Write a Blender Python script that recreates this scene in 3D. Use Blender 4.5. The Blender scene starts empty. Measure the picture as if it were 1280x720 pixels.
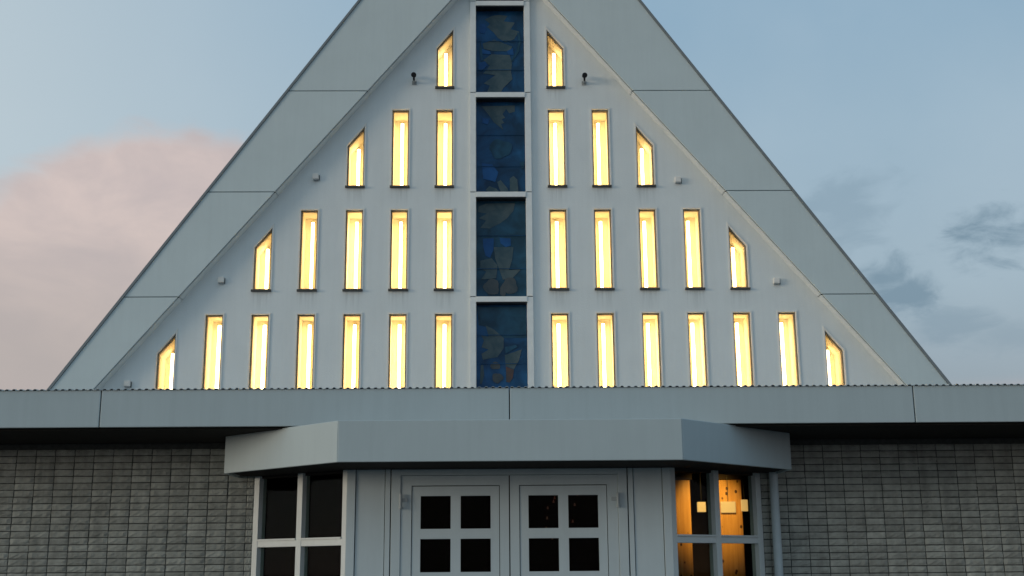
import bpy, bmesh, math, random
from mathutils import Vector, Matrix
from mathutils.geometry import tessellate_polygon

random.seed(7)
scene = bpy.context.scene
COL = scene.collection

# ------------------------------------------------------------------ camera
cam_data = bpy.data.cameras.new("camera")
cam_data.sensor_width = 36.0
cam_data.lens = 36.0 * 1484.3 / 1280.0
cam_data.clip_end = 2000.0
cam = bpy.data.objects.new("camera", cam_data)
COL.objects.link(cam)
F = Vector((0.01708229, 0.97299881, 0.23017714))
R = Vector((0.99984531, -0.01565847, -0.00801108))
U = Vector((0.00419054, -0.23027838, 0.97311577))
m = Matrix((R, U, -F)).transposed().to_4x4()
m.translation = Vector((-0.1444, 0.0, 1.6))
cam.matrix_world = m
scene.camera = cam

# ------------------------------------------------------------------ light
SUN_AZ = math.radians(-111.0)      # compass angle from +Y towards +X: left of the facade and in front of it
SUN_EL = math.radians(3.0)
EXPOSURE = 0.0
SKY_STRENGTH = 0.12
SUN_STRENGTH = 1.25

scene.view_settings.view_transform = 'Standard'
scene.view_settings.look = 'None'
scene.view_settings.gamma = 1.0
scene.view_settings.exposure = EXPOSURE

world = bpy.data.worlds.new("World")
scene.world = world
world.use_nodes = True
wn, wl = world.node_tree.nodes, world.node_tree.links
wn.clear()


def N(tree, typ, **kw):
    n = tree.nodes.new(typ)
    for k, v in kw.items():
        setattr(n, k, v)
    return n


WT = world.node_tree
w_out = N(WT, 'ShaderNodeOutputWorld')
w_bg = N(WT, 'ShaderNodeBackground')
w_bg.inputs['Strength'].default_value = SKY_STRENGTH
wl.new(w_bg.outputs[0], w_out.inputs[0])
sky = N(WT, 'ShaderNodeTexSky', sky_type='NISHITA')
sky.sun_disc = False
sky.sun_elevation = SUN_EL
sky.sun_rotation = SUN_AZ
sky.altitude = 0.0
sky.air_density = 1.0
sky.dust_density = 0.4
sky.ozone_density = 1.6


def wmath(op, a, b=None, c=None, clamp=False):
    n = N(WT, 'ShaderNodeMath', operation=op, use_clamp=clamp)
    for i, v in enumerate((a, b, c)):
        if v is None:
            continue
        if isinstance(v, (int, float)):
            n.inputs[i].default_value = v
        else:
            wl.new(v, n.inputs[i])
    return n.outputs[0]


def wsmooth(x, lo, hi):
    n = N(WT, 'ShaderNodeMapRange', interpolation_type='SMOOTHSTEP')
    n.inputs['From Min'].default_value = lo
    n.inputs['From Max'].default_value = hi
    wl.new(x, n.inputs['Value'])
    return n.outputs['Result']


def wmix(fac, a, b):
    n = N(WT, 'ShaderNodeMix', data_type='RGBA')
    wl.new(fac, n.inputs[0])
    for s, v in ((6, a), (7, b)):
        if isinstance(v, tuple):
            n.inputs[s].default_value = v
        else:
            wl.new(v, n.inputs[s])
    return n.outputs[2]


tc = N(WT, 'ShaderNodeTexCoord')
DIR = tc.outputs['Generated']
sep = N(WT, 'ShaderNodeSeparateXYZ')
wl.new(DIR, sep.inputs[0])
dx, dy, dz = sep.outputs


def wnoise(scale, detail, rough=0.55, stretch=(1, 1, 1), off=(0, 0, 0), distort=0.0):
    mp = N(WT, 'ShaderNodeMapping')
    mp.inputs['Scale'].default_value = stretch
    mp.inputs['Location'].default_value = off
    wl.new(DIR, mp.inputs[0])
    n = N(WT, 'ShaderNodeTexNoise')
    n.inputs['Scale'].default_value = scale
    n.inputs['Detail'].default_value = detail
    n.inputs['Roughness'].default_value = rough
    n.inputs['Distortion'].default_value = distort
    wl.new(mp.outputs[0], n.inputs['Vector'])
    return n.outputs['Fac']


def wblob(center, scl):
    """distance from a direction, measured in units of the patch's own half-axes"""
    s = N(WT, 'ShaderNodeVectorMath', operation='SUBTRACT')
    wl.new(DIR, s.inputs[0])
    s.inputs[1].default_value = center
    mlt = N(WT, 'ShaderNodeVectorMath', operation='MULTIPLY')
    wl.new(s.outputs[0], mlt.inputs[0])
    mlt.inputs[1].default_value = scl
    ln = N(WT, 'ShaderNodeVectorMath', operation='LENGTH')
    wl.new(mlt.outputs[0], ln.inputs[0])
    return ln.outputs['Value']


n_big = wnoise(5.0, 5.0, 0.5, off=(3.1, 0.4, 1.7))
n_med = wnoise(13.0, 6.0, 0.55, stretch=(0.8, 0.8, 1.5), off=(0.3, 2.2, 5.1), distort=0.4)
n_fine = wnoise(30.0, 5.0, 0.6, stretch=(0.7, 0.7, 1.6), off=(7.3, 1.2, 0.1), distort=0.6)

# the day sky itself, a little greyer than a clean Nishita
hsv = N(WT, 'ShaderNodeHueSaturation')
hsv.inputs['Saturation'].default_value = 0.80
hsv.inputs['Value'].default_value = 1.0
wl.new(sky.outputs[0], hsv.inputs['Color'])
sky_col = hsv.outputs['Color']
CLOUD_GAIN = 1.0 / SKY_STRENGTH
GAIN = 1.0 / (SKY_STRENGTH * 2.0 ** EXPOSURE)


def lin(r, g, b, k=1.0):
    """an sRGB triple as seen in the sky -> linear radiance before exposure and strength"""
    f = lambda c: ((c / 255.0 + 0.055) / 1.055) ** 2.4 if c > 10 else c / 255.0 / 12.92
    return (f(r) * GAIN * k, f(g) * GAIN * k, f(b) * GAIN * k, 1.0)


# thin high veil over the clear sky: paler and warmer low down, bluer towards the zenith
veil = N(WT, 'ShaderNodeValToRGB')
vr = veil.color_ramp
vr.elements[0].position = 0.124
vr.elements[0].color = tuple(c / GAIN for c in lin(193, 180, 184)[:3]) + (1,)
vr.elements[1].position = 0.55
vr.elements[1].color = tuple(c / GAIN for c in lin(138, 178, 208)[:3]) + (1,)
for pos, c in ((0.142, (158, 173, 186)), (0.22, (168, 190, 205)), (0.34, (166, 193, 212))):
    e = vr.elements.new(pos)
    e.color = tuple(q / GAIN for q in lin(*c)[:3]) + (1,)
wl.new(dz, veil.inputs['Fac'])
vg = N(WT, 'ShaderNodeVectorMath', operation='SCALE')
wl.new(veil.outputs[0], vg.inputs[0])
vg.inputs['Scale'].default_value = GAIN
vf = N(WT, 'ShaderNodeValue')
vf.outputs[0].default_value = 0.80
veil_col = wmix(wsmooth(dx, 0.10, -0.62), vg.outputs[0], lin(210, 224, 231))     # paler towards the sunset side
base_sky = wmix(vf.outputs[0], sky_col, veil_col)

# large soft unevenness of the veil
uneven = wsmooth(n_big, 0.35, 0.75)
base_sky = wmix(wmath('MULTIPLY', uneven, 0.16), base_sky, lin(196, 210, 220))

# bank of pink evening cloud low in the left half of the sky
bank_d = wblob((-0.250, 0.910, 0.160), (5.4, 1.0, 5.55))
bank_e = wmath('ADD', bank_d, wmath('MULTIPLY', wmath('SUBTRACT', n_big, 0.5), 0.34))
bank_e = wmath('ADD', bank_e, wmath('MULTIPLY', wmath('SUBTRACT', n_med, 0.5), 0.30))
bank_m = wsmooth(bank_e, 1.06, 0.93)
bank_v = wmath('ADD', wmath('MULTIPLY', n_med, 0.7), wmath('MULTIPLY', n_big, 0.5))
bank_col = wmix(wsmooth(bank_v, 0.45, 0.78), lin(194, 181, 180), lin(221, 202, 195))
bank_low = wmix(wmath('MULTIPLY', wsmooth(dz, 0.31, 0.15), 0.8), bank_col, lin(177, 168, 164))
base_sky = wmix(wmath('MULTIPLY', bank_m, 0.93), base_sky, bank_low)

# ragged grey-blue scud to the right
scud = None
for cdir, scl, amt in (((0.282, 0.917, 0.278), (17.0, 3.0, 20.0), 0.34),
                       ((0.408, 0.880, 0.247), (15.0, 3.0, 34.0), 0.95),
                       ((0.312, 0.923, 0.226), (32.0, 3.0, 44.0), 0.74),
                       ((0.332, 0.920, 0.208), (34.0, 3.0, 44.0), 0.74),
                       ((0.362, 0.914, 0.186), (22.0, 3.0, 56.0), 0.36),
                       ((0.405, 0.900, 0.172), (24.0, 3.0, 60.0), 0.25),
                       ((0.560, 0.800, 0.200), (8.0, 3.0, 20.0), 0.5),
                       ((0.750, 0.640, 0.260), (7.0, 3.0, 16.0), 0.4)):
    d = wblob(cdir, scl)
    d = wmath('ADD', d, wmath('MULTIPLY', wmath('SUBTRACT', n_med, 0.5), 1.9))
    d = wmath('ADD', d, wmath('MULTIPLY', wmath('SUBTRACT', n_fine, 0.5), 2.1))
    k = wmath('MULTIPLY', wsmooth(d, 1.0, 0.0), amt)
    scud = k if scud is None else wmath('MAXIMUM', scud, k)
base_sky = wmix(scud, base_sky, lin(112, 138, 156))
wl.new(base_sky, w_bg.inputs['Color'])

# the last low sun, softened by the evening haze
sun_data = bpy.data.lights.new("sun", 'SUN')
sun_data.energy = SUN_STRENGTH
sun_data.angle = math.radians(18.0)
sun_data.color = (1.0, 0.86, 0.68)
sun = bpy.data.objects.new("sun", sun_data)
COL.objects.link(sun)
to_sun = Vector((math.sin(SUN_AZ) * math.cos(SUN_EL), math.cos(SUN_AZ) * math.cos(SUN_EL), math.sin(SUN_EL)))
sun.rotation_euler = to_sun.to_track_quat('Z', 'Y').to_euler()
sun.location = to_sun * 60


# ================================================================== materials
def material(name, color, rough=0.6, spec=0.35, var=0.06, scale=6.0, bump=0.0, bump_scale=80.0, streak=0.0,
             per_object=0.0, metallic=0.0):
    mt = bpy.data.materials.new(name)
    mt.use_nodes = True
    t = mt.node_tree
    b = t.nodes['Principled BSDF']
    b.inputs['Roughness'].default_value = rough
    b.inputs['Specular IOR Level'].default_value = spec
    b.inputs['Metallic'].default_value = metallic
    geo = N(t, 'ShaderNodeNewGeometry')
    n = N(t, 'ShaderNodeTexNoise')
    n.inputs['Scale'].default_value = scale
    n.inputs['Detail'].default_value = 6.0
    n.inputs['Roughness'].default_value = 0.6
    t.links.new(geo.outputs['Position'], n.inputs['Vector'])
    mr = N(t, 'ShaderNodeMapRange')
    mr.inputs['From Min'].default_value = 0.3
    mr.inputs['From Max'].default_value = 0.7
    mr.inputs['To Min'].default_value = 1.0 - var
    mr.inputs['To Max'].default_value = 1.0 + var
    t.links.new(n.outputs['Fac'], mr.inputs['Value'])
    val = mr.outputs[0]

    def mul(a, bb):
        q = N(t, 'ShaderNodeMath', operation='MULTIPLY')
        for i, x in enumerate((a, bb)):
            if isinstance(x, float):
                q.inputs[i].default_value = x
            else:
                t.links.new(x, q.inputs[i])
        return q.outputs[0]
    if streak:
        mp = N(t, 'ShaderNodeMapping')
        mp.inputs['Scale'].default_value = (9.0, 9.0, 0.55)
        t.links.new(geo.outputs['Position'], mp.inputs[0])
        s = N(t, 'ShaderNodeTexNoise')
        s.inputs['Scale'].default_value = 1.6
        s.inputs['Detail'].default_value = 7.0
        s.inputs['Roughness'].default_value = 0.65
        t.links.new(mp.outputs[0], s.inputs['Vector'])
        sr = N(t, 'ShaderNodeMapRange')
        sr.inputs['From Min'].default_value = 0.42
        sr.inputs['From Max'].default_value = 0.72
        sr.inputs['To Min'].default_value = 1.0
        sr.inputs['To Max'].default_value = 1.0 - streak
        t.links.new(s.outputs['Fac'], sr.inputs['Value'])
        val = mul(val, sr.outputs[0])
    if per_object:
        oi = N(t, 'ShaderNodeObjectInfo')
        r2 = N(t, 'ShaderNodeMapRange')
        r2.inputs['To Min'].default_value = 1.0 - per_object
        r2.inputs['To Max'].default_value = 1.0 + per_object
        t.links.new(oi.outputs['Random'], r2.inputs['Value'])
        val = mul(val, r2.outputs[0])
    sc = N(t, 'ShaderNodeVectorMath', operation='SCALE')
    sc.inputs[0].default_value = color
    t.links.new(val, sc.inputs['Scale'])
    t.links.new(sc.outputs[0], b.inputs['Base Color'])
    if bump:
        bn = N(t, 'ShaderNodeTexNoise')
        bn.inputs['Scale'].default_value = bump_scale
        bn.inputs['Detail'].default_value = 5.0
        t.links.new(geo.outputs['Position'], bn.inputs['Vector'])
        bp = N(t, 'ShaderNodeBump')
        bp.inputs['Strength'].default_value = bump
        bp.inputs['Distance'].default_value = 0.01
        t.links.new(bn.outputs['Fac'], bp.inputs['Height'])
        t.links.new(bp.outputs[0], b.inputs['Normal'])
    return mt


def glass_material(name, tint, gloss=0.04, rough=0.02, edge=0.25):
    mt = bpy.data.materials.new(name)
    mt.use_nodes = True
    t = mt.node_tree
    t.nodes.clear()
    o = N(t, 'ShaderNodeOutputMaterial')
    mx = N(t, 'ShaderNodeMixShader')
    tr = N(t, 'ShaderNodeBsdfTransparent')
    tr.inputs[0].default_value = tint
    gl = N(t, 'ShaderNodeBsdfGlossy')
    gl.inputs['Roughness'].default_value = rough
    lw = N(t, 'ShaderNodeLayerWeight')
    lw.inputs['Blend'].default_value = 0.2
    mr = N(t, 'ShaderNodeMapRange')
    mr.inputs['To Min'].default_value = gloss
    mr.inputs['To Max'].default_value = edge
    t.links.new(lw.outputs['Facing'], mr.inputs['Value'])
    t.links.new(mr.outputs[0], mx.inputs[0])
    t.links.new(tr.outputs[0], mx.inputs[1])
    t.links.new(gl.outputs[0], mx.inputs[2])
    t.links.new(mx.outputs[0], o.inputs[0])
    return mt


def emitter(name, color, strength):
    mt = bpy.data.materials.new(name)
    mt.use_nodes = True
    b = mt.node_tree.nodes['Principled BSDF']
    b.inputs['Base Color'].default_value = (0.35, 0.3, 0.2, 1)
    b.inputs['Emission Color'].default_value = color + (1,)
    b.inputs['Emission Strength'].default_value = strength
    return mt


def pine_material():
    mt = material('pine', (0.62, 0.33, 0.10), rough=0.45, spec=0.3, var=0.0)
    t = mt.node_tree
    b = t.nodes['Principled BSDF']
    geo = N(t, 'ShaderNodeNewGeometry')
    mp = N(t, 'ShaderNodeMapping')
    mp.inputs['Scale'].default_value = (26.0, 26.0, 1.3)
    t.links.new(geo.outputs['Position'], mp.inputs[0])
    n = N(t, 'ShaderNodeTexNoise')
    n.inputs['Scale'].default_value = 1.5
    n.inputs['Detail'].default_value = 4.0
    n.inputs['Distortion'].default_value = 0.5
    t.links.new(mp.outputs[0], n.inputs['Vector'])
    r = N(t, 'ShaderNodeValToRGB')
    r.color_ramp.elements[0].position = 0.3
    r.color_ramp.elements[0].color = (0.50, 0.24, 0.06, 1)
    r.color_ramp.elements[1].position = 0.7
    r.color_ramp.elements[1].color = (0.70, 0.38, 0.12, 1)
    t.links.new(n.outputs['Fac'], r.inputs[0])
    v = N(t, 'ShaderNodeTexVoronoi')
    v.inputs['Scale'].default_value = 10.5
    mp2 = N(t, 'ShaderNodeMapping')
    mp2.inputs['Scale'].default_value = (1.0, 0.3, 0.75)
    mp2.inputs['Location'].default_value = (0.31, 0.2, 0.13)
    t.links.new(geo.outputs['Position'], mp2.inputs[0])
    t.links.new(mp2.outputs[0], v.inputs['Vector'])
    k = N(t, 'ShaderNodeMapRange', interpolation_type='SMOOTHSTEP')
    k.inputs['From Min'].default_value = 0.10
    k.inputs['From Max'].default_value = 0.18
    t.links.new(v.outputs['Distance'], k.inputs['Value'])
    mx = N(t, 'ShaderNodeMix', data_type='RGBA')
    t.links.new(k.outputs[0], mx.inputs[0])
    mx.inputs[6].default_value = (0.06, 0.022, 0.008, 1)
    t.links.new(r.outputs[0], mx.inputs[7])
    t.links.new(mx.outputs[2], b.inputs['Base Color'])
    return mt


def stained_material(name, c1, c2, scale=5.0, glow=0.0):
    mt = bpy.data.materials.new(name)
    mt.use_nodes = True
    t = mt.node_tree
    b = t.nodes['Principled BSDF']
    b.inputs['Roughness'].default_value = 0.22
    b.inputs['Specular IOR Level'].default_value = 0.18
    geo = N(t, 'ShaderNodeNewGeometry')
    n = N(t, 'ShaderNodeTexNoise')
    n.inputs['Scale'].default_value = scale
    n.inputs['Detail'].default_value = 5.0
    n.inputs['Distortion'].default_value = 0.6
    t.links.new(geo.outputs['Position'], n.inputs['Vector'])
    r = N(t, 'ShaderNodeValToRGB')
    r.color_ramp.elements[0].position = 0.36
    r.color_ramp.elements[0].color = c1 + (1,)
    r.color_ramp.elements[1].position = 0.66
    r.color_ramp.elements[1].color = c2 + (1,)
    t.links.new(n.outputs['Fac'], r.inputs[0])
    t.links.new(r.outputs[0], b.inputs['Base Color'])
    bn = N(t, 'ShaderNodeTexNoise')
    bn.inputs['Scale'].default_value = 14.0
    t.links.new(geo.outputs['Position'], bn.inputs['Vector'])
    bp = N(t, 'ShaderNodeBump')
    bp.inputs['Strength'].default_value = 0.25
    bp.inputs['Distance'].default_value = 0.01
    t.links.new(bn.outputs['Fac'], bp.inputs['Height'])
    t.links.new(bp.outputs[0], b.inputs['Normal'])
    return mt


M = dict(
    wall=material('gable_paint', (0.74, 0.765, 0.745), rough=0.85, spec=0.2, var=0.035, scale=1.3, bump=0.3, bump_scale=45, streak=0.035),
    rake=material('rake_cladding', (0.59, 0.655, 0.645), rough=0.65, spec=0.3, var=0.03, scale=1.5, bump=0.06, bump_scale=30, streak=0.03),
    trim=material('white_trim', (0.78, 0.79, 0.76), rough=0.6, var=0.05, scale=8.0),
    dark_edge=material('roof_edge_metal', (0.20, 0.22, 0.225), rough=0.5),
    fascia=material('fascia_cladding', (0.45, 0.525, 0.535), rough=0.60, spec=0.35, var=0.03, scale=1.2, bump=0.05, bump_scale=25, streak=0.05),
    canopy=material('canopy_cladding', (0.46, 0.53, 0.535), rough=0.58, spec=0.35, var=0.03, scale=1.4, bump=0.05, bump_scale=25, streak=0.04),
    soffit=material('shade_dark_soffit', (0.035, 0.033, 0.030), rough=0.9, spec=0.1),  # shade under the overhangs is put into this dark colour
    joint=material('joint_shadow_gap', (0.03, 0.032, 0.034), rough=0.9, spec=0.1),
    roof=material('roof_sheet', (0.33, 0.38, 0.40), rough=0.5, spec=0.4, var=0.15, scale=4.0),
    brick=material('grey_brick', (0.375, 0.385, 0.345), rough=0.92, spec=0.15, var=0.22, scale=9.0, bump=0.7, bump_scale=90, per_object=0.14, streak=0.22),
    mortar=material('dark_mortar', (0.085, 0.088, 0.082), rough=0.95, spec=0.1, var=0.2, scale=30),
    door=material('door_paint', (0.56, 0.645, 0.665), rough=0.5, spec=0.4, var=0.03, scale=4.0, streak=0.04),
    bay=material('bay_frame_paint', (0.70, 0.74, 0.72), rough=0.5, spec=0.4, var=0.04, scale=8.0),
    wframe=material('window_frame_wood', (0.28, 0.215, 0.14), rough=0.7, var=0.15, scale=20),
    surround=material('window_surround', (0.78, 0.75, 0.69), rough=0.7, var=0.06, scale=10),
    sill=material('sill_metal', (0.07, 0.068, 0.06), rough=0.6),
    box=material('light_box_paint', (0.76, 0.69, 0.51), rough=0.8, var=0.05, scale=12),
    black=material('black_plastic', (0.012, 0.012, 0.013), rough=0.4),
    grey=material('grey_plastic', (0.30, 0.32, 0.32), rough=0.5),
    steel=material('hinge_steel', (0.42, 0.47, 0.48), rough=0.6, metallic=0.0),
    interior=material('foyer_dark_panelling', (0.035, 0.022, 0.014), rough=0.8, var=0.2, scale=10),
    foyer_floor=material('foyer_floor_tile', (0.06, 0.045, 0.035), rough=0.6),
    asphalt=material('asphalt', (0.05, 0.05, 0.052), rough=0.95, var=0.2, scale=20, bump=0.4, bump_scale=200),
    paving=material('concrete_paving', (0.24, 0.235, 0.22), rough=0.9, var=0.12, scale=5, per_object=0.08),
    pipe=material('downpipe_paint', (0.52, 0.60, 0.62), rough=0.5, spec=0.4),
    pine=pine_material(),
    tube=emitter('warm_light_tube', (1.0, 0.74, 0.38), 13.5),
    lantern=emitter('lantern_glow', (1.0, 0.56, 0.20), 0.72),
    pane=glass_material('clear_window_glass', (0.98, 0.98, 0.97, 1), 0.02),
    dpane=glass_material('tinted_door_glass', (0.72, 0.76, 0.74, 1), 0.002, edge=0.03),
    blue=stained_material('stained_blue_glass', (0.008, 0.036, 0.080), (0.015, 0.090, 0.215), 2.6),
    teal=stained_material('stained_teal_glass', (0.012, 0.045, 0.075), (0.02, 0.085, 0.15), 3.5),
    bright=stained_material('stained_bright_blue_glass', (0.010, 0.065, 0.19), (0.016, 0.095, 0.26), 4.0),
    leaf=stained_material('stained_grey_green_glass', (0.042, 0.078, 0.096), (0.076, 0.110, 0.120), 6.0),
    petal=stained_material('stained_grey_rose_glass', (0.045, 0.065, 0.078), (0.072, 0.085, 0.090), 6.0),
    red=stained_material('stained_red_glass', (0.065, 0.060, 0.060), (0.11, 0.06, 0.05), 8.0),
)


# ================================================================== mesh helpers
class MB:
    def __init__(self):
        self.v, self.f = [], []

    def add(self, verts, faces):
        o = len(self.v)
        self.v += [tuple(p) for p in verts]
        self.f += [tuple(i + o for i in f) for f in faces]
        return self

    def box(self, x0, x1, y0, y1, z0, z1, T=None):
        vs = [(x, y, z) for z in (z0, z1) for y in (y0, y1) for x in (x0, x1)]
        if T:
            vs = [T(*p) for p in vs]
        return self.add(vs, [(0, 2, 3, 1), (4, 5, 7, 6), (0, 1, 5, 4), (1, 3, 7, 5), (3, 2, 6, 7), (2, 0, 4, 6)])

    def prism(self, poly, y0, y1):
        """polygon of (x, z) extruded along y"""
        n = len(poly)
        vs = [(x, y0, z) for x, z in poly] + [(x, y1, z) for x, z in poly]
        fs = [tuple(range(n)), tuple(range(2 * n - 1, n - 1, -1))]
        fs += [(i, i + n, (i + 1) % n + n, (i + 1) % n) for i in range(n)]
        return self.add(vs, fs)

    def slab(self, poly, z0, z1):
        """polygon of (x, y) extruded along z"""
        n = len(poly)
        vs = [(x, y, z0) for x, y in poly] + [(x, y, z1) for x, y in poly]
        fs = [tuple(range(n - 1, -1, -1)), tuple(range(n, 2 * n))]
        fs += [(i, (i + 1) % n, (i + 1) % n + n, i + n) for i in range(n)]
        return self.add(vs, fs)

    def ring(self, outer, inner, y0, y1):
        n = len(outer)
        vs = [(x, y, z) for y in (y0, y1) for P in (outer, inner) for x, z in P]
        fs = []
        for i in range(n):
            j = (i + 1) % n
            fs += [(i, j, n + j, n + i), (2 * n + i, 3 * n + i, 3 * n + j, 2 * n + j),
                   (i, 2 * n + i, 2 * n + j, j), (n + i, n + j, 3 * n + j, 3 * n + i)]
        return self.add(vs, fs)

    def tube(self, p0, p1, r, n=12, r1=None):
        p0, p1 = Vector(p0), Vector(p1)
        a = (p1 - p0).normalized()
        u = a.orthogonal().normalized()
        w = a.cross(u)
        r1 = r if r1 is None else r1
        vs = []
        for p, rr in ((p0, r), (p1, r1)):
            for k in range(n):
                t = 2 * math.pi * k / n
                vs.append(p + (u * math.cos(t) + w * math.sin(t)) * rr)
        fs = [tuple(range(n - 1, -1, -1)), tuple(range(n, 2 * n))]
        fs += [(k, (k + 1) % n, (k + 1) % n + n, k + n) for k in range(n)]
        return self.add(vs, fs)

    def mesh(self, name, mat):
        me = bpy.data.meshes.new(name)
        me.from_pydata(self.v, [], self.f)
        bm = bmesh.new()
        bm.from_mesh(me)
        bmesh.ops.recalc_face_normals(bm, faces=bm.faces)
        bm.to_mesh(me)
        bm.free()
        if mat is not None:
            me.materials.append(M[mat])
        return me


WORLD_LOC = {}


def obj(name, me, parent=None, loc=(0, 0, 0), mat=None, bevel=0.0, smooth=False):
    """link a mesh (or MB) as one object whose origin stands at the world point loc"""
    if isinstance(me, MB):
        if loc != (0, 0, 0):
            me.v = [(x - loc[0], y - loc[1], z - loc[2]) for x, y, z in me.v]
        me = me.mesh(name, mat)
    o = bpy.data.objects.new(name, me)
    COL.objects.link(o)
    base = Vector((0, 0, 0))
    if parent is not None:
        o.parent = parent
        base = WORLD_LOC[parent.name]
    o.location = Vector(loc) - base
    WORLD_LOC[o.name] = Vector(loc)
    if bevel:
        b = o.modifiers.new('bevel', 'BEVEL')
        b.width = bevel
        b.segments = 2
        b.limit_method = 'ANGLE'
    if smooth:
        for p in me.polygons:
            p.use_smooth = True
    return o


def thing(name, label, cat, loc=(0, 0, 0), group=None):
    o = bpy.data.objects.new(name, None)
    COL.objects.link(o)
    o.location = loc
    o.empty_display_size = 0.2
    WORLD_LOC[o.name] = Vector(loc)
    tag(o, label, cat, group)
    return o


def tag(o, label=None, cat=None, group=None, kind=None):
    if label:
        o['label'] = label
    if cat:
        o['category'] = cat
    if group:
        o['group'] = group
    if kind:
        o['kind'] = kind
    return o


def inset(poly, d):
    """offset a convex counter-clockwise or clockwise polygon of (x, z) inwards by d"""
    n = len(poly)
    area = sum(poly[i][0] * poly[(i + 1) % n][1] - poly[(i + 1) % n][0] * poly[i][1] for i in range(n))
    sg = 1.0 if area > 0 else -1.0
    lines = []
    for i in range(n):
        (x0, z0), (x1, z1) = poly[i], poly[(i + 1) % n]
        ex, ez = x1 - x0, z1 - z0
        L = math.hypot(ex, ez)
        nx, nz = -ez / L * sg, ex / L * sg
        lines.append((x0 + nx * d, z0 + nz * d, ex / L, ez / L))
    out = []
    for i in range(n):
        ax, az, adx, adz = lines[i - 1]
        bx, bz, bdx, bdz = lines[i]
        det = adx * bdz - adz * bdx
        t = ((bx - ax) * bdz - (bz - az) * bdx) / det
        out.append((ax + adx * t, az + adz * t))
    return out


# ================================================================== dimensions (metres)
YG = 17.0          # gable wall
YR = 16.8          # face of the rake boards
YF = 9.854         # fascia of the low wings
YW = 11.0          # brick walls
YD = 10.30         # door front
FT, FB = 3.073, 2.764
CAMX = -0.1444
rake_in = lambda z: 5.905 - 0.8381 * (z - 4.0)
rake_out = lambda z: 6.489 - 0.7094 * (z - 4.0)
Z_IN, Z_OUT = 4.0 + 5.905 / 0.8381, 4.0 + 6.489 / 0.7094

# ================================================================== ground
g = MB().slab([(-400, -400), (400, -400), (400, 400), (-400, 400)], -0.3, 0.0)
tag(obj('ground', g, mat='asphalt'), kind='structure')
pv = MB().slab([(-2.4, 2.0), (2.4, 2.0), (2.4, 9.6), (-2.4, 9.6)], 0.004, 0.03)
path = tag(obj('path', pv, mat='mortar'), kind='structure')
slab_me = MB().box(-0.295, 0.295, -0.295, 0.295, 0.0, 0.012).mesh('paving_slab', 'paving')
for i in range(8):
    for j in range(12):
        obj('paving_slab', slab_me, path, (-2.1 + 0.6 * i, 2.4 + 0.6 * j, 0.0302))
st = MB().slab([(-1.35, 9.6), (1.35, 9.6), (1.35, 10.9), (-1.35, 10.9)], 0.004, 0.14)
tag(obj('doorstep', st, mat='paving', bevel=0.01), kind='structure')

# ================================================================== the gabled hall
hall = thing('church_hall', 'tall steep white gabled church hall with rows of lit slit windows', 'church', (0, YG, 0))
SP, U0, WW, WH = 0.6676, 0.8495, 0.257, 1.2175
ROW_Z = {1: 8.79, 2: 7.2008, 3: 5.6117, 4: 4.0226}
SL = 1.0 / 0.8381
windows = []
for r in (1, 2, 3, 4):
    nk = 2 * r - 1
    for s in (-1, 1):
        for k in range(1, nk + 1):
            cx = s * (U0 + (k - 1) * SP)
            zb = ROW_Z[r]
            xo, xi = cx + s * WW / 2, cx - s * WW / 2
            if k == nk:
                ho, hi = 0.645, 0.645 + WW * SL
            else:
                ho = hi = WH
            poly = [(xo, zb), (xi, zb), (xi, zb + hi), (xo, zb + ho)]
            windows.append((r, s, k, cx, zb, poly, k == nk))

STRIP = 0.3775
STRIP_TOP = 10.9
# wall sheet with real openings, reveals behind them and a back face
zb0 = 3.0
outer = [(-rake_out(zb0) + 0.05, zb0), (rake_out(zb0) - 0.05, zb0), (0.0, Z_OUT - 0.2)]
holes = [w[5] for w in windows] + [[(-STRIP, 3.4), (STRIP, 3.4), (STRIP, STRIP_TOP), (-STRIP, STRIP_TOP)]]
polys = [[Vector((x, z, 0)) for x, z in outer]] + [[Vector((x, z, 0)) for x, z in h] for h in holes]
flat = [p for P in polys for p in P]
tris = tessellate_polygon(polys)

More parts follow.
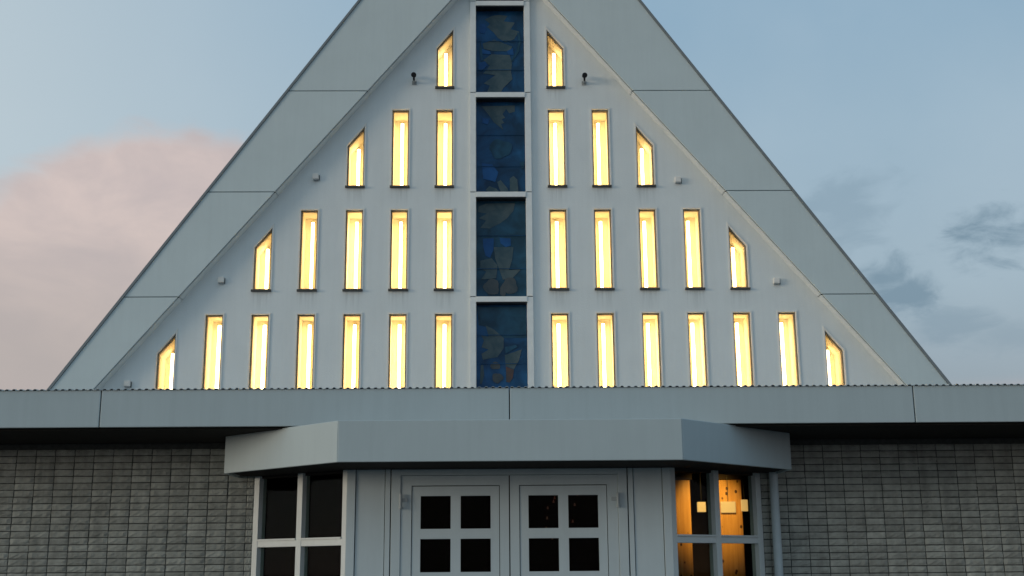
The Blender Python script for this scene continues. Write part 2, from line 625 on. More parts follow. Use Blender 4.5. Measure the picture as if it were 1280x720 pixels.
def add_sill_stains(mt):
    '''dirty rain runs on the paint below each window sill'''
    t = mt.node_tree
    b = t.nodes['Principled BSDF']
    src = b.inputs['Base Color'].links[0].from_socket

    def mm(op, a, b_=None, c_=None):
        q = N(t, 'ShaderNodeMath', operation=op)
        for i, v in enumerate((a, b_, c_)):
            if v is None:
                continue
            if isinstance(v, (int, float)):
                q.inputs[i].default_value = v
            else:
                t.links.new(v, q.inputs[i])
        return q.outputs[0]

    def sm(x, lo, hi):
        q = N(t, 'ShaderNodeMapRange', interpolation_type='SMOOTHSTEP')
        q.inputs['From Min'].default_value = lo
        q.inputs['From Max'].default_value = hi
        t.links.new(x, q.inputs['Value'])
        return q.outputs[0]
    geo = N(t, 'ShaderNodeNewGeometry')
    sp = N(t, 'ShaderNodeSeparateXYZ')
    t.links.new(geo.outputs['Position'], sp.inputs[0])
    ax = mm('ABSOLUTE', sp.outputs[0])
    u = mm('ABSOLUTE', mm('SUBTRACT', mm('MODULO', mm('ADD', ax, SP * 0.5 - U0 + SP * 2), SP), SP * 0.5))
    rowf = mm('DIVIDE', mm('SUBTRACT', 8.79, sp.outputs[2]), 1.5891)
    fl_ = mm('FLOOR', rowf)
    fr_ = mm('SUBTRACT', rowf, fl_)
    inside = mm('LESS_THAN', ax, mm('ADD', mm('MULTIPLY', fl_, 2 * SP), U0 + 0.25))
    run = mm('MULTIPLY', sm(fr_, 0.26, 0.02), sm(u, 0.17, 0.09))
    run = mm('MULTIPLY', run, inside)
    mp = N(t, 'ShaderNodeMapping')
    mp.inputs['Scale'].default_value = (28.0, 1.0, 1.6)
    t.links.new(geo.outputs['Position'], mp.inputs[0])
    ns = N(t, 'ShaderNodeTexNoise')
    ns.inputs['Scale'].default_value = 1.0
    ns.inputs['Detail'].default_value = 4.0
    t.links.new(mp.outputs[0], ns.inputs['Vector'])
    run = mm('MULTIPLY', run, sm(ns.outputs['Fac'], 0.32, 0.75))
    mx = N(t, 'ShaderNodeMix', data_type='RGBA')
    t.links.new(mm('MULTIPLY', run, 0.26), mx.inputs[0])
    t.links.new(src, mx.inputs[6])
    mx.inputs[7].default_value = (0.20, 0.22, 0.20, 1)
    t.links.new(mx.outputs[2], b.inputs['Base Color'])


add_sill_stains(M['wall'])
gw = MB()
gw.add([(p.x, YG, p.y) for p in flat], [tuple(t) for t in tris])
for h in holes:
    n = len(h)
    gw.add([(x, YG, z) for x, z in h] + [(x, YG + 0.14, z) for x, z in h],
           [(i, (i + 1) % n, (i + 1) % n + n, i + n) for i in range(n)])
gw.add([(p.x, YG + 0.14, p.y) for p in flat], [tuple(reversed(t)) for t in tris])
me = bpy.data.meshes.new('gable_wall')
me.from_pydata(gw.v, [], gw.f)
me.materials.append(M['wall'])
gwo = obj("gable_wall", me, hall)


# ---- rake boards: separate cladding panels with open joints
SEAMS = [3.2, 5.464, 7.050, 8.645, 10.24, 11.6]
GAP = 0.011
for s in (-1, 1):
    for a, b in zip(SEAMS[:-1], SEAMS[1:]):
        a2, b2 = a + GAP / 2, b - GAP / 2
        if b2 <= Z_IN:
            poly = [(s * rake_in(a2), a2), (s * rake_out(a2), a2), (s * rake_out(b2), b2), (s * rake_in(b2), b2)]
        elif a2 < Z_IN:
            poly = [(s * rake_in(a2), a2), (s * rake_out(a2), a2), (s * rake_out(b2), b2), (s * 0.006, b2), (s * 0.006, Z_IN)]
        obj('rake_panel', MB().prism(poly, YR, YR + 0.03), hall, (0, YR, 0), 'rake', bevel=0.004)
    a2, b2 = SEAMS[-1] + GAP / 2, Z_OUT
    obj('rake_panel', MB().prism([(s * 0.006, a2), (s * rake_out(a2), a2), (s * 0.006, b2)], YR, YR + 0.03), hall, (0, YR, 0), 'rake')
    # dark carcass behind the joints
    poly = [(s * (rake_in(3.2) + 0.02), 3.2), (s * (rake_out(3.2) - 0.01), 3.2), (s * 0.02, Z_OUT - 0.05), (s * 0.02, Z_IN + 0.05)]
    obj('rake_carcass', MB().prism(poly, YR + 0.031, YG - 0.002), hall, (0, YR, 0), 'joint')
    # pale reveal board along the inner edge, in the same lengths
    for a, b in zip(SEAMS[:4], SEAMS[1:5]):
        a2, b2 = a + GAP / 2, b - GAP / 2
        poly = [(s * (rake_in(a2) - 0.018), a2), (s * (rake_in(a2) - 0.001), a2), (s * (rake_in(b2) - 0.001), b2), (s * (rake_in(b2) - 0.018), b2)]
        obj('rake_reveal', MB().prism(poly, YR + 0.037, YG - 0.001), hall, (0, YR, 0), 'trim')
    # roof slope
    z0 = 2.6
    poly = [(s * (rake_out(z0) + 0.001), z0), (s * (rake_out(z0) + 0.045), z0), (0.0, Z_OUT + 0.055), (0.0, Z_OUT + 0.001)]
    obj('roof_slope', MB().prism(poly, YR - 0.02, 36.0), hall, (0, YR, 0), 'dark_edge')
obj('back_wall', MB().prism([(-rake_out(0.0) + 0.1, 0.0), (rake_out(0.0) - 0.1, 0.0), (0, Z_OUT - 0.1)], 35.7, 35.9), hall, (0, 35.7, 0), 'wall')

# ---- slit windows: one build per shape, then placed one by one
protos = {}
TUBES = [M['tube']] + [emitter('warm_light_tube', c, e_) for c, e_ in (((1.0, 0.72, 0.36), 11.0), ((1.0, 0.76, 0.41), 12.0), ((1.0, 0.70, 0.34), 15.0), ((1.0, 0.75, 0.40), 16.5))]


def window_meshes(key, poly):
    """poly is local to the window's bottom centre"""
    if key in protos:
        return protos[key]
    d = {}
    big = inset(poly, -0.020)
    d['surround'] = MB().ring(big, inset(poly, 0.001), -0.014, 0.004).mesh('surround', 'surround')
    fr_in = inset(poly, 0.021)
    d['frame'] = MB().ring(inset(poly, 0.0015), fr_in, 0.035, 0.085).mesh('window', 'wframe')
    gl = inset(poly, 0.0205)
    d['pane'] = MB().prism(gl, 0.058, 0.063).mesh('pane', 'pane')
    x0 = min(p[0] for p in poly)
    x1 = max(p[0] for p in poly)
    d['sill'] = MB().box(x0 - 0.018, x1 + 0.018, -0.045, 0.034, -0.032, -0.004).mesh('sill', 'sill')
    bx_out, bx_in = inset(poly, -0.02), inset(poly, 0.004)
    bx = MB().ring(bx_out, bx_in, 0.0865, 0.46)
    bx.prism(bx_out, 0.461, 0.475)
    d['light_box'] = bx.mesh('light_box', 'box')
    top_c = (poly[2][1] + poly[3][1]) / 2
    tb = MB().tube((0, 0.36, 0.05), (0, 0.36, top_c - 0.09), 0.023, 14)
    d['light_tube'] = tb.mesh('light_tube', 'tube')
    ft = MB()
    ft.box(-0.02, 0.02, 0.395, 0.459, 0.03, top_c - 0.07)
    d['lamp_base'] = ft.mesh('lamp_base', 'box')
    protos[key] = d
    return d


for (r, s, k, cx, zb, poly, trap) in windows:
    loc = (cx, YG, zb)
    lp = [(x - cx, z - zb) for x, z in poly]
    d = window_meshes(('trap', s) if trap else ('slit', s), lp)
    w = obj('window', d['frame'], hall, loc)
    for part in ('surround', 'pane', 'sill', 'light_box', 'lamp_base', 'light_tube'):
        po = obj(part, d[part], w, loc)
        if part == 'light_tube':           # ageing tubes do not all burn alike
            po.material_slots[0].link = 'OBJECT'
            po.material_slots[0].material = random.choice(TUBES)

# ---- stained glass strip up the middle
LEDGES = [10.20, 8.68, 7.089, 5.484]           # tops of the white cross ledges
bounds = [STRIP_TOP] + LEDGES + [3.4]
for s in (-1, 1):
    for b, a in zip(bounds[:-1], bounds[1:]):
        bx = MB().box(s * 0.379, s * 0.463, YG - 0.05, YG - 0.001, a + 0.006, b - 0.006)
        bx.box(s * 0.379 if s < 0 else 0.379 - 0.006, s * 0.379 + 0.006 if s < 0 else 0.379, YG - 0.05, YG + 0.13, a + 0.006, b - 0.006)
        obj('strip_mullion', bx, hall, (s * 0.42, YG, a), 'trim', bevel=0.003)
    obj('strip_backing', MB().box(s * 0.385, s * 0.458, YG - 0.030, YG - 0.0005, 3.4, STRIP_TOP), hall, (s * 0.42, YG, 3.4), 'joint')
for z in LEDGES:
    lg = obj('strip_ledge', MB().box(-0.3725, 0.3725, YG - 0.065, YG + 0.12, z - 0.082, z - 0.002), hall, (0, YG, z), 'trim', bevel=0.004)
    obj('ledge_shade', MB().box(-0.3725, 0.3725, YG - 0.055, YG + 0.12, z - 0.100, z - 0.0835), lg, (0, YG, z), 'black')  # black strip standing in for the shade under the ledge

# shapes of the coloured glass, drawn on a 0..1 grid per panel: x to the right, y down
def zp(pts, x0, x1, y0, y1):
    return [((x - x0) / (x1 - x0), (y - y0) / (y1 - y0)) for x, y in pts]


def circ(cx, cy, rx, ry, n=16, ph=0.0):
    out = []
    for i in range(n):
        t = 2 * math.pi * i / n + ph
        k = 1.0 + 0.10 * math.sin(3 * t + cx) + 0.07 * math.sin(5 * t + cy)
        out.append((cx + rx * k * math.cos(t), cy + ry * k * math.sin(t)))
    return out


A = (135, 478, 35, 638)
Bq = (125, 447, 50, 640)
Cq = (125, 455, 50, 668)
Dq = (135, 500, 50, 638)
DESIGN = {
    0: ('blue', [
        ('leaf', zp([(195, 95), (250, 70), (300, 62), (362, 70), (335, 108), (415, 118), (385, 165), (448, 182), (405, 240), (345, 258), (292, 228), (262, 190), (215, 150), (235, 125)], *A)),
        ('leaf', zp([(180, 268), (265, 240), (395, 290), (380, 322), (260, 322), (190, 305)], *A)),
        ('leaf', zp([(185, 385), (245, 345), (375, 350), (392, 400), (385, 470), (395, 520), (330, 580), (300, 632), (205, 632), (232, 565), (188, 550), (272, 492), (185, 480), (232, 425)], *A)),
        ('bright', zp([(158, 130), (195, 125), (212, 165), (195, 200), (160, 190)], *A)),
        ('bright', zp([(165, 305), (235, 325), (240, 345), (172, 340)], *A)),
        ('bright', zp([(355, 325), (400, 300), (405, 350), (365, 348)], *A)),
        ('bright', zp([(150, 405), (200, 395), (215, 425), (170, 465), (150, 450)], *A)),
        ('teal', zp([(432, 190), (446, 192), (458, 260), (440, 330), (395, 398), (385, 390), (425, 325), (444, 258)], *A)),
        ('teal', zp([(165, 250), (178, 330), (180, 390), (172, 392), (158, 320)], *A)),
    ]),
    1: ('blue', [
        ('leaf', zp([(160, 76), (382, 72), (382, 112), (345, 122), (325, 95), (300, 128), (318, 152), (295, 160), (312, 185), (290, 190), (304, 228), (240, 178), (205, 130)], *Bq)),
        ('leaf', zp([(185, 610), (210, 585), (255, 600), (285, 632), (215, 634)], *Bq)),
        ('leaf', zp([(262, 560), (285, 548), (330, 600), (340, 632), (292, 634), (275, 600)], *Bq)),
        ('leaf', zp([(345, 540), (370, 522), (395, 545), (402, 632), (346, 634)], *Bq)),
        ('teal', zp(circ(285, 350, 75, 60), *Bq)),
        ('bright', zp([(165, 150), (215, 160), (200, 195), (165, 185)], *Bq)),
        ('bright', zp([(160, 440), (230, 450), (270, 500), (250, 560), (170, 540)], *Bq)),
        ('teal', zp([(415, 440), (440, 430), (440, 470), (425, 480)], *Bq)),
    ]),
    2: ('teal', [
        ('leaf', zp([(140, 85), (190, 66), (385, 62), (372, 115), (330, 160), (285, 192), (215, 225), (150, 222), (190, 175), (140, 160), (195, 130), (135, 120)], *Cq)),
        ('bright', zp([(168, 290), (240, 288), (238, 360), (215, 412), (185, 400), (170, 340)], *Cq)),
        ('bright', zp([(280, 285), (352, 290), (355, 335), (320, 345), (285, 320)], *Cq)),
        ('leaf', zp([(240, 345), (372, 345), (362, 425), (340, 490), (420, 486), (360, 545), (300, 550), (270, 470), (250, 420)], *Cq)),
        ('leaf', zp([(150, 430), (225, 415), (265, 460), (255, 540), (205, 545), (155, 548), (190, 500), (150, 480)], *Cq)),
        ('petal', zp(circ(225, 595, 52, 50), *Cq)),
        ('petal', zp(circ(345, 590, 52, 52, ph=0.2), *Cq)),
        ('petal', zp([(282, 600), (312, 560), (318, 640), (305, 660), (280, 640)], *Cq)),
    ]),
    3: ('blue', [
        ('teal', zp([(140, 60), (495, 60), (495, 280), (330, 282), (255, 215), (150, 190)], *Dq)),
        ('leaf', zp([(200, 192), (262, 222), (332, 282), (330, 355), (285, 415), (180, 432), (170, 392), (222, 362), (170, 345), (188, 300), (168, 262), (222, 272)], *Dq)),
        ('leaf', zp([(338, 402), (462, 362), (440, 440), (415, 480), (405, 500), (345, 478)], *Dq)),
        ('red', zp([(346, 482), (404, 503), (395, 560), (372, 592), (348, 588)], *Dq)),
        ('petal', zp(circ(270, 475, 36, 26), *Dq)),
        ('petal', zp(circ(285, 560, 40, 34), *Dq)),
        ('leaf', zp([(165, 470), (182, 468), (190, 540), (172, 600), (158, 600)], *Dq)),
        ('teal', zp([(340, 345), (420, 330), (430, 345), (345, 392)], *Dq)),
    ]),
}
YGL = YG + 0.10
for i, (ztop, zbot) in enumerate(((10.118, 8.68), (8.598, 7.089), (7.007, 5.484), (5.402, 3.85))):
    zt, zz = ztop - 0.018, zbot
    if i == 3:
        vis_bot = 4.135                      # the roof edge hides the rest
    else:
        vis_bot = zz
    basemat, shapes = DESIGN[i]
    loc = (0, YGL, zz)
    sg = obj('stained_glass', MB().box(-0.3725, 0.3725, YGL, YGL + 0.02, zz, zt), hall, loc, basemat)
    depth = 0.0012
    for j, (mt, pts) in enumerate(shapes):
        poly = [(-0.368 + 0.736 * u, zt - (zt - vis_bot) * min(max(v, 0.01), 0.985)) for u, v in pts]
        t = tessellate_polygon([[Vector((x, z, 0)) for x, z in poly]])
        n = len(poly)
        yf = YGL - 0.004 - 0.0012 * j
        mb = MB().add([(x, yf, z) for x, z in poly] + [(x, YGL - 0.0005, z) for x, z in poly],
                      [tuple(q) for q in t] + [(a, (a + 1) % n, (a + 1) % n + n, a + n) for a in range(n)])
        obj('glass_piece', mb, sg, loc, mt)
    # lead bars
    for u, mt in ((0.36, 'black'), (0.70, 'black')):
        zc = zt - (zt - vis_bot) * u
        obj('lead_bar', MB().box(-0.372, 0.372, YGL - 0.022, YGL - 0.0165, zc - 0.004, zc + 0.004), sg, loc, 'blue')

# ================================================================== low wings with brick walls
PX, PZ = 0.1761, 0.0611


def brick_mesh(seed, w, h, d=0.06):
    rnd = random.Random(seed)
    nx, nz = 5, 3
    vs, fs = [], []
    for j in range(nz + 1):
        for i in range(nx + 1):
            edge = i in (0, nx) or j in (0, nz)
            y = (0.002 + rnd.uniform(0, 0.004)) if edge else rnd.uniform(-0.0055, 0.002)
            vs.append((-w / 2 + w * i / nx + (rnd.uniform(-0.002, 0.002) if edge else 0), y,
                       -h / 2 + h * j / nz + (rnd.uniform(-0.0015, 0.0015) if edge else 0)))
    W = nx + 1
    for j in range(nz):
        for i in range(nx):
            fs.append((j * W + i, j * W + i + 1, (j + 1) * W + i + 1, (j + 1) * W + i))
    ring = [i for i in range(W)] + [j * W + nx for j in range(1, nz + 1)] + [nz * W + i for i in range(nx - 1, -1, -1)] + [j * W for j in range(nz - 1, 0, -1)]
    o = len(vs)
    for q in ring:
        vs.append((vs[q][0], d, vs[q][2]))
    n = len(ring)
    for q in range(n):
        fs.append((ring[q], o + q, o + (q + 1) % n, ring[(q + 1) % n]))
    return vs, fs


BW, BH = PX - 0.0085, PZ - 0.0085
brick_data = [brick_mesh(i, BW, BH) for i in range(14)]
half_data = [brick_mesh(100 + i, 0.062, BH) for i in range(5)]


def to_mesh(name, vf, mat):
    me = bpy.data.meshes.new(name)
    me.from_pydata(vf[0], [], vf[1])
    me.materials.append(M[mat])
    return me


brick_me = [to_mesh('brick', b, 'brick') for b in brick_data]
half_me = [to_mesh('brick', b, 'brick') for b in half_data]
XEND = 2.318
for s, lbl in ((-1, 'low left wing with grey brick wall under a deep grey fascia'),
               (1, 'low right wing with grey brick wall, fascia and white downpipe')):
    wing = thing('side_wing', lbl, 'building', (s * 5.0, YW, 0), 'low brick wings of the church')
    wc = MB()
    wc.box(min(s * XEND, s * 9.0), max(s * XEND, s * 9.0), YW + 0.009, YW + 0.25, 0.0, FB - 0.016)
    wall = obj('wall', wc, wing, (s * 5.0, YW, 0), 'mortar')
    rest = MB()
    xj = XEND + 0.066                        # the cut brick at the end comes first
    rows = int((FB - 0.016) / PZ)
    for r in range(rows):
        zc = PZ * (r + 0.5) + 0.01
        for c in range(-1, 37):
            if c < 0:
                xc = XEND + 0.003 + 0.031
                dat, mes = half_data[(r * 3 + 1) % 5], half_me[(r * 3 + 1) % 5]
            else:
                xc = xj + PX * (c + 0.5) + 0.0
                q = (r * 5 + c * 3 + (r * c) % 7) % 14
                dat, mes = brick_data[q], brick_me[q]
            dy = random.uniform(-0.005, 0.002)
            p = (s * xc + random.uniform(-0.0012, 0.0012), YW + dy, zc + random.uniform(-0.0012, 0.0012))
            if zc > 1.50 and abs(xc) < 4.80:
                obj('brick', mes, wall, p)
            else:
                rest.add([(x + p[0], y + p[1], z + p[2]) for x, y, z in dat[0]], dat[1])
    tag(obj('brickwork', rest, wall, (s * 5.0, YW, 0), 'brick'), kind='stuff')
    # fascia in two cladding panels, open joint between them and at the middle of the front
    for a, b in ((0.004, 3.387), (3.396, 9.05)):
        x0, x1 = sorted((s * a, s * b))
        obj('fascia_panel', MB().box(x0, x1, YF, YF + 0.03, FB, FT), wing, (s * (a + b) / 2, YF, FB), 'fascia', bevel=0.005)
    x0, x1 = sorted((s * 0.002, s * 9.04))
    obj('fascia_carcass', MB().box(x0, x1, YF + 0.0305, YF + 0.07, FB + 0.012, FT - 0.012), wing, (s * 4.5, YF, FB), 'joint')
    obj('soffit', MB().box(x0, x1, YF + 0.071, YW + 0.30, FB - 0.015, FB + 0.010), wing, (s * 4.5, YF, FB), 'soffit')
    # corrugated roof sheet whose edge stands just above the fascia
    per = 0.0576
    prof = []
    x = 0.004
    while x < 9.05:
        jz = random.uniform(-0.0015, 0.0015)
        for u, h in ((0.0, 0.0), (0.18, 0.010), (0.42, 0.010), (0.60, 0.0)):
            prof.append((s * (x + u * per), FT + 0.001 + h + (jz if h else 0)))
        x += per
    n = len(prof)
    sheet = MB()
    vs = []
    for yy, dz_ in ((YF - 0.012, 0.0), (17.2, 0.40)):
        vs += [(px_, yy, pz_ + dz_) for px_, pz_ in prof]
    vs += [(px_, YF - 0.012, pz_ - 0.004) for px_, pz_ in prof]
    fs = [(i, i + 1, n + i + 1, n + i) for i in range(n - 1)] + [(2 * n + i, 2 * n + i + 1, i + 1, i) for i in range(n - 1)]
    sheet.add(vs, fs)
    obj('roof_sheet', sheet, wing, (s * 4.5, YF, FT), 'roof')
    # end wall and flat roof deck closing the volume
    x0, x1 = sorted((s * 8.8, s * 9.0))
    obj('end_wall', MB().box(x0, x1, YW + 0.26, 19.5, 0.0, FB - 0.016), wing, (s * 9.0, YW, 0), 'mortar')
    x0, x1 = sorted((s * 0.0, s * 8.8))
    obj('roof_deck', MB().box(x0, x1, YW + 0.31, 19.5, 2.80, 2.86), wing, (s * 4.5, YW, 2.8), 'soffit')
    obj('rear_wall', MB().box(x0, x1, 19.3, 19.5, 0.0, 2.79), wing, (s * 4.5, 19.3, 0), 'mortar')
    if s > 0:
        dp = MB().tube((2.425, 10.93, 0.05), (2.425, 10.93, FB - 0.02), 0.039, 20)
        pipe = obj('downpipe', dp, wing, (2.425, 10.93, 0), 'pipe', smooth=False)
        tag(pipe, 'round white downpipe beside the bay window')
        for z in (0.6, 1.35):
            obj('bracket', MB().tube((2.425, 10.93, z), (2.425, 10.93, z + 0.03), 0.044, 20), pipe, (2.425, 10.93, 0), 'pipe')

# ================================================================== entrance porch
porch = thing('entrance_porch', 'entrance porch with angled canopy, double doors and two bay windows', 'porch', (0, YD, 0))
XC, YC, XB, YB = 1.365, 9.43, 2.486, 10.48
CT, CB = 2.757, 2.429
obj('canopy_front', MB().box(-XC, XC, YC, YC + 0.03, CB, CT), porch, (0, YC, CB), 'canopy', bevel=0.005)
for s in (-1, 1):
    d = Vector((s * (XB - XC), YB - YC, 0)).normalized()
    nrm = Vector((-d.y, d.x, 0))
    if nrm.y < 0:
        nrm = -nrm
    p0 = Vector((s * (XC + 0.004), YC + 0.003, 0))
    p1 = Vector((s * XB, YB, 0))
    pl = [p0, p1, p1 + nrm * 0.03, p0 + nrm * 0.03 + d * 0.0]
    obj('canopy_side', MB().slab([(q.x, q.y) for q in pl], CB, CT), porch, (s * 1.9, YC, CB), 'canopy', bevel=0.005)
    x0, x1 = sorted((s * (XB - 0.031), s * (XB - 0.001)))
    obj('canopy_return', MB().box(x0, x1, YB + 0.04, YW - 0.012, CB + 0.001, CT - 0.02), porch, (s * XB, YB, CB), 'canopy')
cp = [(-XC + 0.02, YC + 0.032), (XC - 0.02, YC + 0.032), (XB - 0.06, YB + 0.03), (XB - 0.06, YW - 0.02), (-XB + 0.06, YW - 0.02), (-XB + 0.06, YB + 0.03)]
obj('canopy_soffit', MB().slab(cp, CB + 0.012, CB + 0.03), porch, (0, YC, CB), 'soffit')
obj('canopy_roof', MB().slab([(-XC + 0.02, YC + 0.032), (XC - 0.02, YC + 0.032), (XC + 0.36, YF - 0.03), (-XC - 0.36, YF - 0.03)], CT - 0.03, CT - 0.012),
    porch, (0, YC, CT), 'roof')

SD = YD / 10.45
dx_ = lambda x: CAMX + (x - CAMX) * SD
dz_f = lambda z: 1.6 + (z - 1.6) * SD
X_OUT, X_LEAF, X_SASH = 1.010, 0.927, 0.838
Z_FR, Z_LEAF, Z_SASH = CB + 0.010, dz_f(2.395), dz_f(2.311)
# dark backing wall behind frame joints (with the door opening left free)
bk = MB()
for s in (-1, 1):
    x0, x1 = sorted((s * 1.0, s * 1.385))
    bk.box(x0, x1, YD + 0.045, YD + 0.09, 0.14, CB + 0.011)
obj('wall_backing', bk, porch, (0, YD, 0.14), 'joint')
df = MB()
for s in (-1, 1):
    x0, x1 = sorted((s * X_OUT, s * (X_LEAF + 0.003)))
    df.box(x0, x1, YD, YD + 0.07, 0.14, Z_FR)
df.box(-X_LEAF - 0.003, X_LEAF + 0.003, YD, YD + 0.07, Z_LEAF + 0.004, Z_FR)
obj('door_frame', df, porch, (0, YD, 0.14), 'door', bevel=0.003)
pane_rows = [(2.222, 1.941), (1.856, 1.577), (1.492, 1.213)]
for s in (-1, 1):
    # outer leaf ring
    x_in = 0.005
    lf = MB()
    a0, a1 = 0.083, X_SASH

    def bx2(mb, xa, xb, *rest_):
        x0, x1 = sorted((s * xa, s * xb))
        mb.box(x0, x1, *rest_)
    YL = YD + 0.008
    bx2(lf, x_in, a0, YL, YL + 0.05, 0.16, Z_LEAF)
    bx2(lf, a1, X_LEAF, YL, YL + 0.05, 0.16, Z_LEAF)
    bx2(lf, a0, a1, YL, YL + 0.05, Z_SASH, Z_LEAF)
    bx2(lf, a0, a1, YL, YL + 0.05, 0.16, 0.28)
    leaf = obj('door_leaf', lf, porch, (s * X_LEAF, YD, 0.16), 'door')
    # inner sash with the glazing bars
    g0, g1 = a0 + 0.006, a1 - 0.006
    ys = YL + 0.006
    sh = MB()
    pl0, pl1, pr0, pr1 = 0.162, 0.418, 0.503, 0.760
    bx2(sh, g0, pl0, ys, ys + 0.035, 0.287, Z_SASH - 0.007)
    bx2(sh, pl1, pr0, ys, ys + 0.035, 0.287, Z_SASH - 0.007)
    bx2(sh, pr1, g1, ys, ys + 0.035, 0.287, Z_SASH - 0.007)
    cuts = [Z_SASH - 0.007]
    for t_, b_ in pane_rows:
        cuts += [dz_f(t_), dz_f(b_)]
    cuts.append(0.287)
    for ca, cb_ in zip(cuts[0::2], cuts[1::2]):
        bx2(sh, pl0, pl1, ys, ys + 0.035, cb_, ca)
        bx2(sh, pr0, pr1, ys, ys + 0.035, cb_, ca)
    obj('sash', sh, leaf, (s * X_LEAF, YD, 0.16), 'door')
    bkr = MB()
    bx2(bkr, a0 - 0.002, g0 + 0.02, YL + 0.052, YL + 0.056, 0.28, Z_SASH)
    bx2(bkr, g1 - 0.02, a1 + 0.002, YL + 0.052, YL + 0.056, 0.28, Z_SASH)
    bx2(bkr, g0 + 0.02, g1 - 0.02, YL + 0.052, YL + 0.056, Z_SASH - 0.03, Z_SASH + 0.002)
    obj('rebate', bkr, leaf, (s * X_LEAF, YD, 0.16), 'joint')
    for (xa, xb) in ((pl0, pl1), (pr0, pr1)):
        for t_, b_ in pane_rows:
            pn = MB()
            bx2(pn, xa + 0.0005, xb - 0.0005, ys + 0.016, ys + 0.021, dz_f(b_) + 0.0005, dz_f(t_) - 0.0005)
            obj('pane', pn, leaf, (s * X_LEAF, YD, 0.16), 'dpane')
    for z in (2.175, 1.2, 0.45):
        xh = s * (X_LEAF + 0.002)
        hg = MB().tube((xh, YD - 0.016, z - 0.055), (xh, YD - 0.016, z + 0.055), 0.0115, 10)
        hg.box(min(xh, xh - s * 0.055), max(xh, xh - s * 0.055), YD - 0.009, YD + 0.0075, z - 0.012, z + 0.018)
        hg.tube((xh, YD - 0.016, z - 0.07), (xh, YD - 0.016, z - 0.055), 0.017, 10)
        obj('hinge', hg, leaf, (s * X_LEAF, YD, 0.16), 'steel')
    hd = MB().tube((s * 0.05, YD - 0.06, 0.95), (s * 0.05, YD - 0.06, 1.25), 0.012, 10)
    hd.tube((s * 0.05, YD - 0.06, 1.0), (s * 0.05, YD + 0.009, 1.0), 0.009, 8)
    hd.tube((s * 0.05, YD - 0.06, 1.2), (s * 0.05, YD + 0.009, 1.2), 0.009, 8)
    obj('handle', hd, leaf, (s * X_LEAF, YD, 0.16), 'steel')
    # cladding beside the doors
    for nm, xa, xb, y_ in (('jamb_strip', 1.020, 1.062, YD + 0.004), ('side_panel', 1.068, 1.312, YD + 0.012), ('corner_post', 1.318, 1.388, YD)):
        sp = MB()
        bx2(sp, xa, xb, y_, YD + 0.044, 0.142, CB + 0.0105)
        obj(nm, sp, porch, (s * xa, YD, 0.142), 'door', bevel=0.002)

# ---- angled bay windows
for s in (-1, 1):
    c0 = Vector((s * 1.390, YD + 0.002, 0))
    c1 = Vector((s * 2.318, YW, 0))
    d = (c1 - c0)
    L = d.length
    d.normalize()
    nrm = Vector((-d.y, d.x, 0))
    if nrm.y < 0:
        nrm = -nrm

    def T(u, y, z, c0=c0, d=d, nrm=nrm):
        p = c0 + d * u + nrm * y
        return (p.x, p.y, z)
    zt_, zb_ = CB + 0.0108, 0.14
    fr = MB()
    ja, jb = 0.052, L - 0.066
    mid0, mid1 = 0.5 * L - 0.042, 0.5 * L + 0.022
    tr0, tr1 = dz_f(1.809) , dz_f(1.872)
    fr.box(0.0, ja, 0.0, 0.09, zb_, zt_, T)
    fr.box(jb, L, 0.0, 0.09, zb_, zt_, T)
    fr.box(mid0, mid1, 0.0, 0.09, zb_, zt_, T)
    for ua, ub in ((ja, mid0), (mid1, jb)):
        fr.box(ua, ub, 0.004, 0.086, tr0, tr1, T)
        fr.box(ua, ub, 0.004, 0.086, 1.02, 1.08, T)
        fr.box(ua, ub, 0.004, 0.086, zb_, zb_ + 0.10, T)
    bay = obj('bay_window', fr, porch, (s * 1.39, YD, zb_), 'bay', bevel=0.002)
    for ua, ub in ((ja, mid0), (mid1, jb)):
        for za, zz in ((tr1, zt_ - 0.022), (1.08, tr0), (zb_ + 0.10, 1.02)):
            obj('pane', MB().box(ua + 0.0005, ub - 0.0005, 0.050, 0.056, za + 0.0005, zz - 0.0005, T), bay, (s * 1.39, YD, zb_), 'dpane')
        obj('shaded_head_rail', MB().box(ua, ub, 0.03, 0.086, zt_ - 0.022, zt_ - 0.001, T), bay, (s * 1.39, YD, zb_), 'soffit')  # head of the bay coloured dark to carry the canopy's shade
        obj('sill', MB().box(ua, ub, -0.012, 0.0035, tr1 - 0.006, tr1 + 0.008, T), bay, (s * 1.39, YD, zb_), 'bay')

# ================================================================== foyer seen through the glass
room = MB()
room.box(-4.3, 4.3, 15.0, 15.1, 0.1, 2.75)
room.box(-4.4, -4.3, YW + 0.26, 15.0, 0.1, 2.75)
room.box(4.3, 4.4, YW + 0.26, 15.0, 0.1, 2.75)
tag(obj('foyer_wall', room, mat='interior'), kind='structure')
tag(obj('foyer_ceiling', MB().box(-4.4, 4.4, YW + 0.01, 15.1, 2.752, 2.79), mat='interior'), kind='structure')
fl = MB().slab([(-2.3, YW + 0.26), (-1.3, YD + 0.1), (1.3, YD + 0.1), (2.3, YW + 0.26), (4.3, YW + 0.26), (4.3, 15.0), (-4.3, 15.0), (-4.3, YW + 0.26)], 0.08, 0.13)
tag(obj('foyer_floor', fl, mat='foyer_floor'), kind='structure')

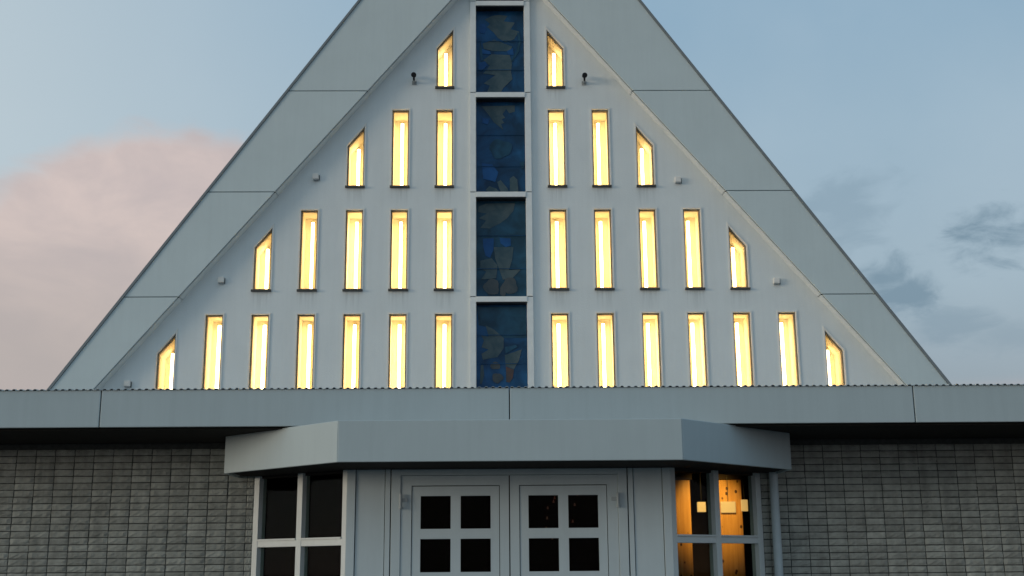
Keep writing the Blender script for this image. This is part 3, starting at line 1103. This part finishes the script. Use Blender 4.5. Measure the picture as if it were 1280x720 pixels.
for (xa, xb, lbl) in ((1.690, 1.915, 'knotty pine post lit orange, left one behind the right bay window'),
                      (2.215, 2.450, 'knotty pine post lit orange, right one behind the right bay window')):
    t = thing('pine_post', lbl, 'post', ((xa + xb) / 2, 12.5, 0.13), 'pine posts in the foyer')
    l0 = ((xa + xb) / 2, 12.5, 0.13)
    obj('shaft', MB().box(xa, xb, 12.5, 12.62, 0.13, 2.49), t, l0, 'pine', bevel=0.006)
    obj('cap_beam', MB().box(xa - 0.02, xb + 0.02, 12.48, 12.66, 2.4905, 2.751), t, l0, 'interior')

for (x, z, w_, h_, y, lbl) in ((2.045, 2.215, 0.090, 0.105, 12.62, 'small square glowing lantern between the two pine posts'),
                               (2.300, 2.205, 0.155, 0.115, 12.489, 'wide glowing lantern in front of the right pine post'),
                               (2.472, 2.222, 0.070, 0.120, 12.50, 'narrow glowing lantern at the right edge of the right pine post')):
    l0 = (x, y, z - h_ / 2)
    t = thing('square_lantern', lbl, 'lantern', l0, 'lanterns in the foyer')
    obj('shade', MB().box(x - w_ / 2, x + w_ / 2, y - 0.022, y + 0.01, z - h_ / 2, z + h_ / 2), t, l0, 'lantern', bevel=0.006)
    obj('cord', MB().tube((x, y - 0.01, z + h_ / 2), (x, y - 0.01, 2.7515), 0.003, 6), t, l0, 'black')
# recessed ceiling lamp washing the posts
ld = bpy.data.lights.new('foyer_downlight', 'SPOT')
ld.energy = 150.0
ld.color = (1.0, 0.56, 0.14)
ld.spot_size = math.radians(50)
ld.spot_blend = 0.9
ld.shadow_soft_size = 0.05
lo = bpy.data.objects.new('foyer_downlight', ld)
COL.objects.link(lo)
lo.location = (2.05, 11.55, 2.70)
lo.rotation_euler = (Vector(lo.location) - Vector((2.12, 12.5, 2.16))).to_track_quat('Z', 'Y').to_euler()

# ================================================================== small things fixed to the gable
for s, x, z, lbl in ((-1, -1.316, 8.90, 'small black floodlight on grey bracket, left of the top left slit window'),
                     (1, 1.285, 8.89, 'small black floodlight on grey bracket, right of the top right slit window')):
    l0 = (x, YG, z)
    t = thing('floodlight', lbl, 'floodlight', l0, 'floodlights on the gable')
    br = MB().box(x - 0.035, x + 0.035, YG - 0.016, YG - 0.001, z - 0.075, z - 0.015)
    br.tube((x, YG - 0.016, z - 0.045), (x, YG - 0.11, z - 0.03), 0.014, 10)
    obj('bracket', br, t, l0, 'grey')
    hd = MB().tube((x - s * 0.005, YG - 0.05, z + 0.055), (x + s * 0.004, YG - 0.17, z + 0.015), 0.028, 16, 0.037)
    hd.box(x - 0.014, x + 0.014, YG - 0.125, YG - 0.10, z - 0.05, z + 0.02)
    obj('lamp_head', hd, t, l0, 'black')
    obj('hood', MB().tube((x, YG - 0.172, z + 0.0145), (x, YG - 0.185, z + 0.010), 0.040, 16), t, l0, 'black')

for x, z, lbl in ((-2.773, 7.335, 'small pale wall box left of the second row of windows'),
                  (2.663, 7.272, 'small pale wall box right of the second row of windows'),
                  (-4.108, 5.750, 'small pale wall box left of the third row of windows'),
                  (4.059, 5.702, 'small pale wall box right of the third row of windows'),
                  (-5.373, 4.225, 'small pale wall box just above the roof edge at far left')):
    l0 = (x, YG, z)
    t = thing('wall_box', lbl, 'wall box', l0, 'small boxes on the gable wall')
    obj('housing', MB().box(x - 0.045, x + 0.045, YG - 0.06, YG - 0.001, z - 0.035, z + 0.05), t, l0, 'surround', bevel=0.008)
    obj('base', MB().box(x - 0.035, x + 0.04, YG - 0.05, YG - 0.001, z - 0.050, z - 0.0355), t, l0, 'grey')
    obj('cable_entry', MB().tube((x + 0.052, YG - 0.02, z + 0.03), (x + 0.052, YG - 0.02, z - 0.05), 0.006, 8), t, l0, 'sill')

# faint string of red bulbs hanging in the foyer behind the right door
M['red_bulb'] = emitter('dim_red_bulb', (1.0, 0.14, 0.06), 0.035)
l0 = (0.45, 12.9, 2.75)
t = thing('light_string', 'string of tiny dim red lights hanging behind the right door panes', 'string lights', l0)
rnd = random.Random(3)
bulb = MB().tube((0, 0, 0), (0, 0, 0.03), 0.012, 8, 0.004).mesh('bulb', 'red_bulb')
wire = MB()
prev = (0.38, 12.9, 2.75)
for i in range(20):
    p = (0.40 + 0.34 * (0.5 + 0.5 * math.sin(i * 2.3)) + rnd.uniform(-0.05, 0.05), 12.9 + rnd.uniform(-0.04, 0.04), 2.60 - 0.035 * i)
    wire.tube(prev, p, 0.002, 5)
    obj('bulb', bulb, t, (p[0], p[1], p[2] - 0.032))
    prev = p
obj('wire', wire, t, l0, 'black')
